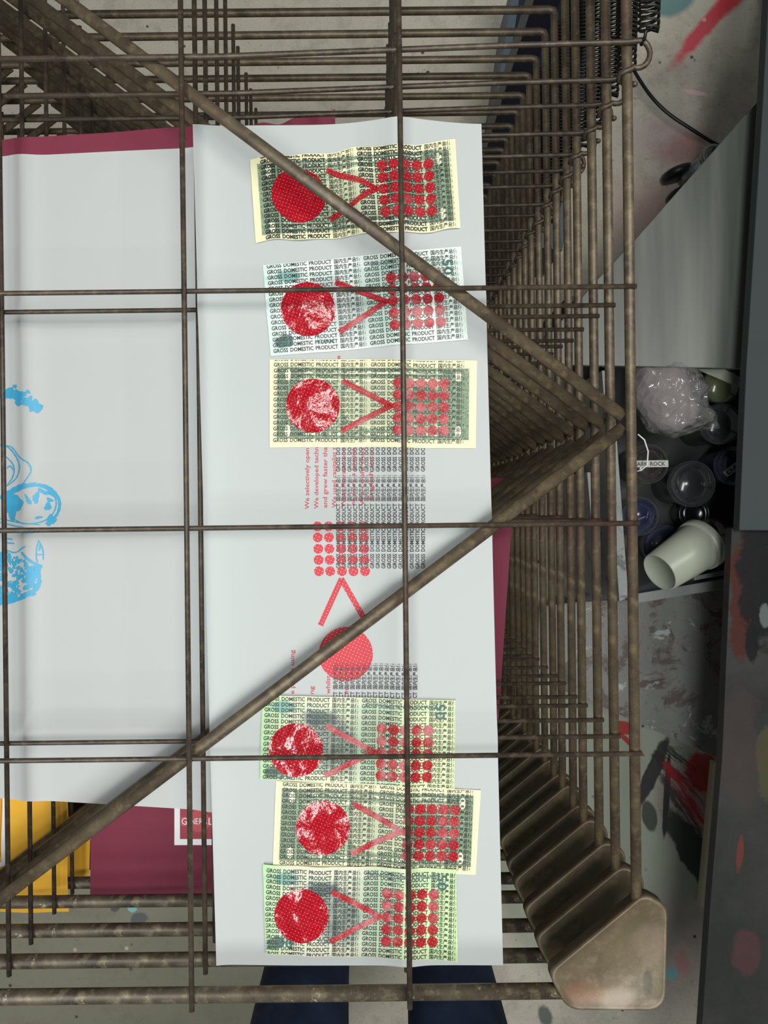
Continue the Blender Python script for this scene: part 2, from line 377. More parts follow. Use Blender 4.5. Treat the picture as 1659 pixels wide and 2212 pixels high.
# ------------------------------------------------------------------ drying rack
RX = 0.181; LX = -.93; YB = .476; YF = -.340
rack = tag(empty('drying_rack', (-.42, .07, 0)), 'rusty brown wire drying rack of many stacked hinged trays, holding the printed sheets', 'drying rack')
def rk(o): o.parent = rack; o.location = Vector(o.location) - Vector((-.42, .07, 0)); return o
LONG = [.022, -.128, -.2745]; LONG_OFF = [-.421, -.567, -.714, -.82]
CROSS = [(.150, False), (-.014, False), (-.1735, False)]
def tray_meshes():
    """the parts of one tray, at the tray's own origin: list of (name, mesh object)"""
    L = []
    bm = bmesh.new()       # outer frame: side rods and back tube, bent at the corners
    tube(bm, [(RX, -.285, 0), (RX, .30, 0), (RX, YB - .005, 0), (RX - .0012, YB - .0012, 0), (RX - .005, YB, 0),
              (LX + .005, YB, 0), (LX + .0012, YB - .0012, 0), (LX, YB - .005, 0), (LX, -.285, 0)], .0037, 12)
    for x in LONG_OFF: tube(bm, [(x, .46, .0052), (x, YF - .006, .0052)], .0019, 6)
    L.append(('tray', bm, M['rod']))
    bm = bmesh.new(); tube(bm, [(LX + .05, YF, -.001), (RX - .04, YF, -.001)], .0052, 14); L.append(('front_bar', bm, M['bar']))
    for x in LONG:
        bm = bmesh.new(); tube(bm, [(x, .46, .0075), (x + .0004, .1, .0072), (x, YF - .006, .0072)], .0019, 8); L.append(('long_wire', bm, M['wire']))
    for y, _ in CROSS:
        bm = bmesh.new(); tube(bm, [(LX - .004, y, .0038), (RX + .0035, y, .0038)], .0018, 8); L.append(('cross_wire', bm, M['wire']))
    bm = bmesh.new()       # rear cross wire that curls into the spring hook and wraps round the side rod
    pts = [(LX - .004, .312, .0034), (-.1, .3125, .0034), (.1, .3175, .0042), (RX, .318, .0056)]
    for k in range(11):
        a = PI * .42 - k / 10 * PI * 1.05
        pts.append((RX + .0062 + .0082 * math.cos(a), .3102 + .0092 * math.sin(a), .0056 - k * .0002))
    pts += [(RX + .001, .2995, .005), (RX - .0052, .2985, .002), (RX - .005, .297, -.004), (RX + .001, .295, -.0055), (RX + .0056, .293, -.002), (RX + .005, .291, .002)]
    tube(bm, pts, .002, 8); L.append(('hook_wire', bm, M['wire']))
    AP = (-.42, .5 - .012)
    for a, b in (((RX - .004, .061), (-.366, YB)), ((RX - .004, .053), (-.355, YF)),
                 ((LX + .004, .061), (-.382, YB)), ((LX + .004, .053), (-.393, YF))):
        bm = bmesh.new(); tube(bm, [(a[0], a[1], -.0045), (b[0], b[1], -.0045)], .0046, 10)
        for v in bm.verts: v.co.z = -.0045 + (v.co.z + .0045) * .6
        L.append(('brace', bm, M['rod']))
    bm = bmesh.new()       # small mesh at the apex of the braces on the side rod
    for sgn in (1,):
        c2 = [P(x, y, D0).to_2d() for x, y in ((1388, 1922), (1437, 1950), (1432, 2174), (1222, 2172), (1180, 2094))]
        out = round_poly(c2, [.010, .012, .013, .014, .010], 8)
    bm.free()
    for sgn in (1, -1):
        bm = bmesh.new(); q = [(p.x if sgn > 0 else (RX + LX) - p.x, p.y) for p in out]
        if sgn < 0: q = q[::-1]
        cx_ = sum(a[0] for a in q) / len(q); cy_ = sum(a[1] for a in q) / len(q)
        def ring(f, z): return [bm.verts.new((cx_ + (x - cx_) * f, cy_ + (y - cy_) * f, z)) for x, y in q]
        rings = [ring(1, -.006), ring(1.0, .0035), ring(.985, .0052), ring(.95, .0056), ring(.93, .0044)]
        bm.faces.new(rings[0][::-1])
        for A, B in zip(rings, rings[1:]):
            for k in range(len(q)): bm.faces.new((A[k], A[(k+1) % len(q)], B[(k+1) % len(q)], B[k]))
        bm.faces.new(rings[-1]); bmesh.ops.recalc_face_normals(bm, faces=bm.faces[:])
        L.append(('corner_plate', bm, M['plate']))
    bm = bmesh.new()       # the spring from the hook to the back post
    A = Vector((.1925, .326, .011)); B = Vector((.1905, .467, .031)); ax = (B - A).normalized(); u = ax.cross(Vector((0, 0, 1))).normalized(); v = u.cross(ax)
    pts = [(RX + .0085, .3165, .004), (RX + .0095, .3185, .0085), (RX + .0092, .321, .0115), (RX + .0098, .324, .0115)]
    turns = 46; pitch = (B - A).length / turns
    for k in range(turns * 9):
        a = 2 * PI * k / 9; t = k / 9 * pitch
        if k < 27: t -= (27 - k) / 27 * .004
        pts.append(A + ax * t + (u * math.cos(a) + v * math.sin(a)) * .0068)
    tube(bm, pts, .00115, 4); L.append(('spring', bm, M['spring']))
    return L
proto = [mesh_obj(nm, b, m) for nm, b, m in tray_meshes()]
for o in proto[1:]: o.parent = proto[0]
def place_tray(objs, i):
    t = objs[0]; rk(t); jx = random.uniform(-.0012, .0012) if i else 0; jy = random.uniform(-.002, .002) if i else 0
    t.location = Vector((.42 + jx, -.07 + jy, H - TD[i])); t.rotation_euler = (0, 0, random.uniform(-.0012, .0012) if i else 0)
place_tray(proto, 0)
for i in range(1, len(TD)):
    t = proto[0].copy(); C.objects.link(t); cs = [t]
    for o in proto[1:]:
        c_ = o.copy(); C.objects.link(c_); c_.parent = t; cs.append(c_)
    place_tray(cs, i)
for x, y in ((RX + .004, YB + .085), (LX - .004, YB + .085)):   # back posts the trays hinge on, standing on the floor
    bm = bmesh.new(); box(bm, (x + .018 * (1 if x > 0 else -1) + .42, y + .02 - .07, .6), .03, .03, 1.2)
    mesh_obj('back_post', bm, M['navy'], rack, smooth=False)

# ------------------------------------------------------------------ paper sheets
def grid_sheet(name, corners, d, nu, nv, mat, zf=None, parent=None, xyf=None):
    """corners TL TR BR BL in pixels; bilinear grid; zf(u,v) bends it"""
    bm = bmesh.new(); g = []
    o0 = P((corners[0][0] + corners[2][0]) / 2, (corners[0][1] + corners[2][1]) / 2, d)
    for j in range(nv + 1):
        row = []
        for i in range(nu + 1):
            u, v = i / nu, j / nv
            px = (corners[0][0]*(1-u) + corners[1][0]*u)*(1-v) + (corners[3][0]*(1-u) + corners[2][0]*u)*v
            py = (corners[0][1]*(1-u) + corners[1][1]*u)*(1-v) + (corners[3][1]*(1-u) + corners[2][1]*u)*v
            if xyf: px, py = xyf(u, v, px, py)
            p = P(px, py, d); z = zf(p.x, p.y, u, v) if zf else 0
            row.append(bm.verts.new((p.x - o0.x, p.y - o0.y, z)))
        g.append(row)
    for j in range(nv):
        for i in range(nu): bm.faces.new((g[j][i], g[j+1][i], g[j+1][i+1], g[j][i+1]))
    o = mesh_obj(name, bm, mat, parent); o.location = o0; return o, o0
def sag(x, y, k=1.0):
    """paper lying over the wires of a tray: ridges on the wires, a shallow dip between them"""
    z = 0
    for c_ in LONG + [.17]: z = max(z, math.exp(-((x - c_) / .011)**2))
    z2 = 0
    for c_ in (.150, -.014, -.1735): z2 = max(z2, math.exp(-((y - c_) / .012)**2))
    return k * (.0026 * z + .0016 * z2 + .0010 * noise.noise(Vector((x * 9, y * 7, 0))))
DS1 = TD[1] - .0112            # depth of the sheet on the second tray
DS2 = TD[2] - .0115
def top_bulge(u, v, px, py):
    if v < .02: py -= 14 * math.exp(-((u - .72) / .16)**2)
    return px, py
def z1(x, y, u=0.5, v=0.5): return sag(x, y)
sheet, so = grid_sheet('paper_sheet', [(418, 272), (1040, 268), (1087, 2086), (468, 2084)], DS1, 90, 220, M['paper'], z1, xyf=top_bulge)
tag(sheet, 'white paper sheet with six overprinted banknotes lying on the second rack tray', 'paper sheet', 'white print sheets')
sheet2, so2 = grid_sheet('paper_sheet', [(-150, 345), (452, 318), (506, 1754), (-150, 1716)], DS2, 60, 130, M['paper'], lambda x, y, u, v: sag(x, y, 1.3) + .002 * max(0, v - .9) * 10 * 0)
tag(sheet2, 'white paper sheet with cyan drawing, left of and under the banknote sheet', 'paper sheet', 'white print sheets')
bu, _ = grid_sheet('card_sheet', [(-150, 312), (452, 271), (500, 1752), (-150, 1708)], DS2 + .0022, 50, 90, M['burgundy'], lambda x, y, u, v: sag(x, y, 1.0) + .0006 * math.sin(u * 17) * (1 - v))
tag(bu, 'burgundy card strip showing above the cyan print sheet', 'card', 'burgundy sheets')
# flapping burgundy sheet further down, behind the banknote sheet
DB = TD[4] - .0105
bu2, b2o = grid_sheet('card_sheet', [(200, 1200), (770, 1200), (770, 1942), (195, 1936)], DB, 44, 60, M['burgundy'],
    lambda x, y, u, v: sag(x, y, .6))
bu4, _ = grid_sheet('card_sheet', [(440, 274), (724, 264), (730, 900), (440, 900)], TD[5] - .0105, 40, 60, M['burgundy'],
    lambda x, y, u, v: sag(x, y, .6) + .005 * max(0, (u - .5) * 2)**2 * max(0, 1 - v * 9)**2 + .0016 * math.sin(u * 30) * max(0, 1 - v * 8),
    xyf=lambda u, v, px, py: (px, py - max(0, 1 - v * 10) * (24 * max(0, (u - .35) / .65)**1.6 + 3 * math.sin(u * 19))))
tag(bu4, 'burgundy card with a curled corner peeking out above the banknote sheet', 'card', 'burgundy sheets')
tag(bu2, 'burgundy card with a white framed logo, lying beside the yellow cards', 'card', 'burgundy sheets')
bu3, _ = grid_sheet('card_sheet', [(760, 1020), (1112, 1034), (1076, 1560), (760, 1560)], TD[6] - .0105, 24, 30, M['burgundy'], lambda x, y, u, v: sag(x, y, .6) + .012 * max(0, u - .7)**2)
tag(bu3, 'burgundy card corner sticking out right of the banknote sheet under the braces', 'card', 'burgundy sheets')
ye1, y1o = grid_sheet('card_sheet', [(-120, 1500), (146, 1500), (149, 1969), (-120, 1972)], DB - .001, 30, 40, M['yellow'], lambda x, y, u, v: sag(x, y, .6) + .0015 * math.sin(u * 9 + v * 14))
tag(ye1, 'yellow card at the lower left corner, longest of the two yellow cards', 'card', 'yellow sheets')
ye2, _ = grid_sheet('card_sheet', [(40, 1700), (198, 1700), (194, 1894), (40, 1894)], TD[5] - .0105, 20, 20, M['yellow'], lambda x, y, u, v: sag(x, y, .5))
tag(ye2, 'yellow card half hidden between the other yellow card and the burgundy card', 'card', 'yellow sheets')
br, _ = grid_sheet('card_sheet', [(140, 1600), (200, 1600), (198, 1798), (140, 1800)], TD[5] - .0125, 8, 8, M['dark_splat'], lambda x, y, u, v: sag(x, y, .5))
tag(br, 'small dark brown card edge on top of the half hidden yellow card', 'card')

# ------------------------------------------------------------------ lettering
GL = {}
def glyph(text, bold=.018):
    """vertices and faces of a text, unit size"""
    if (text, bold) in GL: return GL[(text, bold)]
    cu = bpy.data.curves.new('lettering', 'FONT'); cu.body = text; cu.size = 1; cu.resolution_u = 2; cu.offset = bold; cu.space_word = 1.5 if len(text) < 23 and text.isupper() else 1.0
    ob = bpy.data.objects.new('lettering', cu); C.objects.link(ob)
    dg = bpy.context.evaluated_depsgraph_get(); me = ob.evaluated_get(dg).to_mesh()
    vs_ = [(v.co.x, v.co.y) for v in me.vertices]; fs_ = [tuple(p.vertices) for p in me.polygons]
    ob.evaluated_get(dg).to_mesh_clear(); bpy.data.objects.remove(ob); bpy.data.curves.remove(cu)
    GL[(text, bold)] = (vs_, fs_); return GL[(text, bold)]
def add_text(bm, text, x, y, w, h, f, bold=.018, kind='cap'):
    """text box: left x, centre line y, width w, height h in local pixel units; f maps (x,y) -> vertex"""
    vs_, fs_ = glyph(text, bold)
    x0 = min(v[0] for v in vs_); x1 = max(v[0] for v in vs_)
    if kind == 'cjk': lo, hi = -.08, .84
    else: lo, hi = 0.0, .70
    new = [bm.verts.new(f(x + (vx - x0) / (x1 - x0) * w, y + ((vy - lo) / (hi - lo) - .5) * h)) for vx, vy in vs_]
    for fc in fs_:
        try: bm.faces.new([new[k] for k in fc])
        except ValueError: pass
def gdp_rows(bm, x, y, rows, pitch, f, per=209.0, reps=2, bold=.024, start_dx=0):
    """rows of the phrase; first row's left end at x, centre y; rows go down"""
    for r in range(rows):
        for k in range(reps):
            xx = x + k * per + start_dx
            add_text(bm, 'GROSS DOMESTIC PRODUCT', xx, y - r * pitch, 140, 8.3, f, bold)
            add_text(bm, '国内生产总值', xx + 145.5, y - r * pitch, 58, 10.2, f, .018, 'cjk')
def disc(bm, x, y, r, f, rings=2, n=20, scal=0.0):
    c_ = bm.verts.new(f(x, y)); prev = None
    for j in range(1, rings + 1):
        ring = []
        for k in range(n):
            a = 2 * PI * k / n; rr = r * j / rings
            if j == rings and scal: rr *= 1 + scal * math.sin(a * 7 + x)
            ring.append(bm.verts.new(f(x + rr * math.cos(a), y + rr * math.sin(a))))
        for k in range(n):
            if prev is None: bm.faces.new((c_, ring[k], ring[(k+1) % n]))
            else: bm.faces.new((prev[k], ring[k], ring[(k+1) % n], prev[(k+1) % n]))
        prev = ring
def strip(bm, a, b, w_, f, n=14, wd=2):
    a, b = Vector(a), Vector(b); t = (b - a).normalized(); nn = Vector((-t.y, t.x)); g = []
    for i in range(n + 1):
        p = a + (b - a) * i / n
        g.append([bm.verts.new(f(*(p + nn * w_ * (k / wd - .5)))) for k in range(wd + 1)])
    for i in range(n):
        for k in range(wd): bm.faces.new((g[i][k], g[i+1][k], g[i+1][k+1], g[i][k+1]))

# print directly on the sheet.  local pixel frame: image pixels, mapped onto the paper
S1 = F / DS1
def on_sheet(px, py, dz):
    p = P(px, py, DS1); return (p.x - so.x, p.y - so.y, sag(p.x, p.y) + dz)
def clip(bm, lines):
    for co, no in lines:
        bmesh.ops.bisect_plane(bm, geom=bm.verts[:] + bm.edges[:] + bm.faces[:], plane_co=co, plane_no=no, clear_outer=True, dist=1e-7)
bm = bmesh.new()
fv = lambda x, y: on_sheet(730.5 - y, 1228 - x, .00035)             # text running up the picture
gdp_rows(bm, 0, 0, 16, 12.2, lambda x, y: fv(x, y), reps=2)
clip(bm, [(Vector(on_sheet(800, 960, 0)), Vector((0, 1, 0)))])
b1 = bm
bm = bmesh.new()
fv2 = lambda x, y: on_sheet(721 - y + x * .01, 1843 - x, .00035)
gdp_rows(bm, 0, 0, 15, 12.25, fv2, reps=2)
clip(bm, [(Vector(on_sheet(800, 1508, 0)), Vector((0, -1, 0)))])
me_ = bpy.data.meshes.new('tmp'); bm.to_mesh(me_); bm.free(); b1.from_mesh(me_); bpy.data.meshes.remove(me_)
o = mesh_obj('printed_lettering', b1, M['ink'], sheet, smooth=False)
bm = bmesh.new()
fr = lambda x, y: on_sheet(x, y, .0002)
for i, cx_ in enumerate((687.5, 711.5, 737, 762, 787)):
    for j, cy_ in enumerate((1137, 1161, 1185.5, 1209.5, 1234)): disc(bm, cx_ + (j - 2) * .8, cy_, 10.6, fr, 1, 20, .03)
strip(bm, (738, 1250), (692, 1351), 12, fr); strip(bm, (737, 1250), (795, 1351), 12, fr)
disc(bm, 747, 1413, 58.5, fr, 4, 64)
mesh_obj('printed_emblem', bm, M['red_flat'], sheet, smooth=False)
bm = bmesh.new()
def red_line(t, px, y0, w_, h=9.2):
    fv3 = lambda x, y: on_sheet(px - y, y0 - x, .0003); add_text(bm, t, 0, 0, w_, h, fv3, .012)
red_line('We selectively open', 663, 1100, 132); red_line('We developed techn', 683, 1099, 133)
red_line('and grew faster tha', 702, 1097, 131); red_line('We used capitalist t', 721.5, 1097, 131)
red_line('What liberates one', 741.5, 1096, 128); red_line('of work a people', 762.5, 1092, 124)
red_line('We could thus', 782, 1093, 126); red_line('English into', 801, 1080, 108)
red_line('e profits using', 631, 1499, 95); red_line('ng', 673, 1499, 17); red_line('whilst', 708.5, 1499, 40)
red_line('m', 748, 1499, 11); red_line('e', 730.5, 776, 8)
mesh_obj('printed_lettering', bm, M['redtext'], sheet, smooth=False)

# ------------------------------------------------------------------ banknotes stuck on the sheet
def banknote(corners, ang, mat, row0, rows, pitch, circ, lift, wave, crumple, label, group, rowang=None, bold=.024, rowslope=0, clip_px=4, extra=None, name='banknote'):
    cx_ = sum(p[0] for p in corners) / 4; cy_ = sum(p[1] for p in corners) / 4
    ca, sa = math.cos(ang), math.sin(ang)
    def loc(px, py):                                  # image pixel -> note pixel frame (y up)
        dx, dy = px - cx_, cy_ - py; return (ca * dx + sa * dy, -sa * dx + ca * dy)
    org = P(cx_, cy_, DS1)
    R_ = Matrix.Rotation(ang - ROLL, 2)
    def warp(x, y, dz):
        """note pixel frame -> local metres, following the note's creases"""
        y2 = y + wave[0] * math.sin(x / wave[1] + wave[2]) + wave[0] * .5 * math.sin(x / wave[1] * 2.3 + 1)
        wp = R_ @ Vector((x / S1, y2 / S1))
        z = sag(org.x + wp.x, org.y + wp.y) + lift + dz
        z += crumple * (1 + .6 * math.sin(x / 26 + wave[2]) + .4 * math.sin(x / 13 + y / 40) + .9 * noise.noise(Vector((x / 34, y / 34, cx_))))
        return (x / S1, y2 / S1, z)
    lc = [loc(*p) for p in corners]                   # TL TR BR BL
    bm = bmesh.new(); g = []
    nu, nv = 90, 40
    for j in range(nv + 1):
        v = j / nv; row = []
        for i in range(nu + 1):
            u = i / nu
            x = (lc[0][0]*(1-u) + lc[1][0]*u)*(1-v) + (lc[3][0]*(1-u) + lc[2][0]*u)*v
            y = (lc[0][1]*(1-u) + lc[1][1]*u)*(1-v) + (lc[3][1]*(1-u) + lc[2][1]*u)*v
            row.append(bm.verts.new(warp(x, y, 0)))
        g.append(row)
    for j in range(nv):
        for i in range(nu): bm.faces.new((g[j][i], g[j+1][i], g[j+1][i+1], g[j][i+1]))
    note = mesh_obj(name, bm, mat); note.location = (org.x, org.y, org.z); note.rotation_euler = (0, 0, ang - ROLL)
    tag(note, label, 'banknote', group)
    # lettering, clipped at the note's edges in the flat frame
    bm = bmesh.new(); rx, ry = loc(*row0); sl = rowslope
    gdp_rows(bm, rx, ry, rows, pitch, lambda x, y: (x, y + sl * (x - rx), 0), bold=bold)
    for a, b in ((0, 1), (1, 2), (2, 3), (3, 0)):
        pa, pb = Vector((*lc[a], 0)), Vector((*lc[b], 0)); t = (pb - pa).normalized(); nn = Vector((-t.y, t.x, 0))
        clip(bm, [(pa - nn * 1.5, nn)])
    for v in bm.verts: v.co = warp(v.co.x, v.co.y, .00022)
    mesh_obj('printed_lettering', bm, M['ink'], note, smooth=False)
    cxl, cyl = loc(*circ); f = lambda x, y: warp(x, y + sl * (x - rx), .00042)
    bm = bmesh.new(); disc(bm, cxl, cyl, 58, f, 14, 60); mesh_obj('printed_disc', bm, M['red_gloss'], note)
    bm = bmesh.new()
    strip(bm, (cxl + 63, cyl + 54), (cxl + 172, cyl - 2), 12, f, 24); strip(bm, (cxl + 63, cyl - 54), (cxl + 172, cyl + 2), 12, f, 24)
    for i in range(5):
        for j in range(5): disc(bm, cxl + 183 + 24.9 * i, cyl + 51 - 25.2 * j - 1, 11.2, f, 2, 18, .03)
    mesh_obj('printed_emblem', bm, M['red_thin'], note)
    if extra:
        bm = bmesh.new()
        for t, px, py, w_, h_, rot in extra:
            x, y = loc(px, py); cr, sr_ = math.cos(rot), math.sin(rot)
            add_text(bm, t, 0, 0, w_, h_, lambda a, b: (x + cr*a - sr_*b, y + sr_*a + cr*b, 0), .02)
        for v in bm.verts: v.co = warp(v.co.x, v.co.y, .0003)
        mesh_obj('denomination', bm, M['denom'], note, smooth=False)
    return note
n = NT('teal_note_print', .5); n.color(lin(44, 84, 82)); M['denom'] = n.m
A = math.radians
GU = 'cream framed notes'; GY = 'green 50 notes'
def yuan_extra(nx, ny, fx, fy, bx, by, a=0):
    return [('ZHONGGUO RENMIN YINHANG', nx, ny, 150, 8, 0), ('50', fx, fy, 34, 20, -PI/2), ('50', bx, by, 34, 19, 0), ('YUAN', bx + 85, by - 4, 36, 8, 0)]
banknote([(541, 346), (983, 305), (994, 497), (553, 526)], A(4.2), M['us1'], (562, 344), 16, 11.7, (646, 425.5), .0012, (3.0, 34, .6), .0009,
    'crumpled cream banknote with a wide margin, topmost on the white sheet', GU, bold=.05)
banknote([(568, 574), (995, 534), (1010, 735), (585, 770)], A(4.6), M['yu2'], (576.5, 577), 16, 12.2, (666, 669), .0010, (.6, 60, 0), .0003,
    'pale bluish green banknote, second from the top of the white sheet', GY, extra=yuan_extra(800, 574, 966, 562, 600, 742))
banknote([(583, 776), (1030, 779), (1027, 968), (583, 966)], A(-.5), M['us3'], (592, 775), 15, 12.5, (676, 877), .0010, (.8, 60, 2), .00035,
    'cream banknote above the red text lines, third from the top', GU)
banknote([(568, 1499), (983, 1511), (981, 1702), (563, 1680)], A(-1.5), M['yu4'], (573, 1506), 16, 12.05, (640.5, 1617), .0023, (.6, 70, 1), .0004,
    'green and pink banknote directly below the flat red circle', GY, extra=yuan_extra(790, 1521, 951, 1518, 600, 1668))
banknote([(597, 1684), (1038, 1705), (1027, 1888), (590, 1868)], A(-2.3), M['us5'], (612, 1678), 16, 12.0, (698, 1786), .0010, (1.0, 50, 2), .0005,
    'cream banknote between two green ones near the bottom of the sheet', GU)
banknote([(569, 1863), (985, 1873), (988, 2070), (576, 2054)], A(-1.6), M['yu6'], (577, 1875), 16, 11.8, (652, 1971), .0026, (1.6, 52, .4), .0007,
    'green banknote lowest on the white sheet nearest the rack front bars', GY, extra=yuan_extra(792, 1886, 955, 1884, 600, 2030))

# ------------------------------------------------------------------ cyan drawing on the left sheet (plain engraved shapes)
def on2(px, py, dz=.0004):
    p = P(px, py, DS2); return Vector((p.x - so2.x, p.y - so2.y, sag(p.x, p.y, 1.3) + dz))
bm = bmesh.new()
def line2(pts, w_, sm=3):
    pts = [Vector(p) for p in pts]
    for _ in range(sm):
        q = [pts[0]]
        for a, b in zip(pts, pts[1:]): q += [a * .75 + b * .25, a * .25 + b * .75]
        pts = q + [pts[-1]]
    prev = None
    for i, p in enumerate(pts):
        t = (pts[min(i+1, len(pts)-1)] - pts[max(i-1, 0)]); t = t.normalized() if t.length else Vector((1, 0)); nn = Vector((-t.y, t.x))
        ww = w_ * (.55 + .45 * math.sin(PI * i / (len(pts) - 1)) + .12 * math.sin(i * 1.7))
        cur = [bm.verts.new(on2(*(p + nn * ww / 2))), bm.verts.new(on2(*(p - nn * ww / 2)))]
        if prev: bm.faces.new((prev[0], cur[0], cur[1], prev[1]))
        prev = cur
def blob(cx_, cy_, rx, ry, a=0, n_=26, wob=.12, seed=0):
    c_ = bm.verts.new(on2(cx_, cy_)); r_ = []
    for k in range(n_):
        t = 2*PI*k/n_; q = 1 + wob * math.sin(3*t + seed) + wob * .6 * math.sin(7*t + seed*2)
        x, y = rx*q*math.cos(t), ry*q*math.sin(t)
        r_.append(bm.verts.new(on2(cx_ + x*math.cos(a) - y*math.sin(a), cy_ + x*math.sin(a) + y*math.cos(a))))
    for k in range(n_): bm.faces.new((c_, r_[k], r_[(k+1) % n_]))
rs = random.Random(3)
for k in range(60):      # leafy band
    t = rs.random(); x = -60 + 150 * t; y = 846 + max(0, x) * .28 + (max(0, x) / 90)**2 * 10 + rs.uniform(-13, 13)
    blob(x, y, rs.uniform(3, 7), rs.uniform(3, 6), rs.random() * 3, 12, .2, k)
for x, y, r in ((20, 852, 13), (42, 858, 12), (60, 868, 11), (76, 876, 12), (84, 882, 8), (0, 850, 13), (36, 836, 5), (64, 848, 5)): blob(x, y, r, r * .8, .4, 20, .15, x)
line2([(-10, 960), (16, 962), (38, 985), (48, 1008), (40, 1035), (12, 1052)], 3.2); line2([(12, 962), (30, 966), (46, 990), (66, 1000), (72, 1018), (60, 1036), (50, 1050)], 3)
line2([(12, 985), (34, 1005), (32, 1030), (14, 1050)], 3); line2([(16, 1012), (22, 1005), (32, 1016)], 3)
blob(30, 1088, 22, 22, .2, 30, .1, 2); blob(30, 1110, 9, 16, 0, 20, .1, 4); line2([(0, 1076), (30, 1060), (60, 1046)], 12); line2([(40, 1062), (60, 1048), (80, 1044)], 6)
line2([(34, 1064), (56, 1052), (86, 1046), (112, 1056), (130, 1080), (128, 1108), (108, 1132)], 7); line2([(60, 1050), (90, 1050), (116, 1066), (124, 1090), (112, 1118), (88, 1130), (56, 1132), (36, 1122)], 3)
line2([(84, 1056), (98, 1066), (108, 1064), (118, 1072)], 8); blob(80, 1075, 6, 13, .2, 20, .2, 5); blob(64, 1080, 4, 12, -.5, 16, .2, 6); blob(104, 1094, 7, 9, .2, 18, .2, 7)
blob(108, 1080, 8, 4, .4, 14, .2, 9); blob(112, 1124, 10, 12, .6, 18, .2, 3); blob(86, 1118, 8, 3, -.2, 14, .2, 1)
line2([(0, 1120), (40, 1128), (90, 1134)], 2.4); line2([(0, 1128), (36, 1136), (60, 1140), (84, 1150), (60, 1152), (40, 1146)], 3)
line2([(10, 1163), (30, 1165)], 3); line2([(10, 1172), (34, 1174)], 3)
line2([(86, 1166), (80, 1185), (80, 1210), (84, 1214)], 3); line2([(86, 1168), (94, 1188), (94, 1210)], 3); line2([(80, 1198), (92, 1198)], 3); line2([(88, 1176), (86, 1190)], 4)
line2([(14, 1188), (36, 1196), (54, 1182), (60, 1180)], 3); line2([(50, 1192), (66, 1212), (92, 1224)], 6)
for k in range(240):     # textured basket shape
    x = rs.uniform(-20, 88); top = 1190 + max(0, x - 10) * .38; bot = 1302 - max(0, x - 30) * .42
    y = rs.uniform(top, bot); blob(x, y, rs.uniform(2.5, 6.5), rs.uniform(2, 5), rs.random() * 3, 9, .25, k)
line2([(-20, 1306), (10, 1304), (50, 1292), (84, 1272), (86, 1250), (84, 1232), (90, 1222)], 8); blob(72, 1240, 12, 20, .1, 20, .15, 3); blob(20, 1292, 24, 8, -.2, 20, .15, 5)
o = mesh_obj('printed_drawing', bm, M['cyan'], sheet2, smooth=False); o['label'] = 'cyan printed drawing'

# ------------------------------------------------------------------ logo on the burgundy card, frame on the yellow card
def on_card(o0, d, k):
    def f(px, py, dz=.0006):
        p = P(px, py, d); return Vector((p.x - o0.x, p.y - o0.y, sag(p.x, p.y, k) + dz))
    return f
fc = on_card(b2o, DB, .6)
def quadr(bm, f, x0, y0, x1, y1, dz, n_=8):
    g = [[bm.verts.new(f(x0 + (x1-x0)*i/n_, y0 + (y1-y0)*j/n_, dz)) for i in range(n_+1)] for j in range(n_+1)]
    for j in range(n_):
        for i in range(n_): bm.faces.new((g[j][i], g[j+1][i], g[j+1][i+1], g[j][i+1]))
bm = bmesh.new(); quadr(bm, fc, 377, 1700, 389, 1825, .0006); quadr(bm, fc, 389, 1812, 600, 1825, .0006, 12)
mesh_obj('printed_frame', bm, M['white_print'], bu2, smooth=False)
bm = bmesh.new(); quadr(bm, fc, 389, 1700, 600, 1812, .0004, 12); mesh_obj('printed_panel', bm, M['maroon_print'], bu2, smooth=False)
bm = bmesh.new(); fcd = lambda x, y: fc(x, y, .0008); disc(bm, 430, 1773, 24, fcd, 3, 40); quadr(bm, fc, 391, 1763, 520, 1784, .0007, 8)
mesh_obj('printed_disc', bm, M['rose_print'], bu2, smooth=False)
bm = bmesh.new()
for t, x, w_ in (('G', 393, 11), ('E', 406, 6), ('N', 414, 7), ('E', 423, 6), ('R', 431, 7), ('A', 440, 8), ('L', 451, 9)):
    add_text(bm, t, x, 0, w_, 15 if t in 'GL' else 13, lambda a, b: fc(a, 1773 - b, .0011), .0)
mesh_obj('printed_lettering', bm, M['white_print'], bu2, smooth=False)
fy = on_card(y1o, DB - .001, .6)
def fyw(px, py, dz=.0012):
    v = fy(px, py, dz); u = (px + 120) / 266; vv = (py - 1500) / 470; v.z += .0015 * math.sin(u * 9 + vv * 14); return v
bm = bmesh.new(); quadr(bm, fyw, 6, 1680, 16, 1870, .0014, 20); quadr(bm, fyw, -90, 1859, 6, 1870, .0014, 20); mesh_obj('printed_frame', bm, M['white_print'], ye1, smooth=False)
bm = bmesh.new(); quadr(bm, fyw, 0, 1700, 3, 1850, .0014, 20); quadr(bm, fyw, -60, 1840, 0, 1846, .0014, 12); mesh_obj('printed_border', bm, M['gold'], ye1, smooth=False)

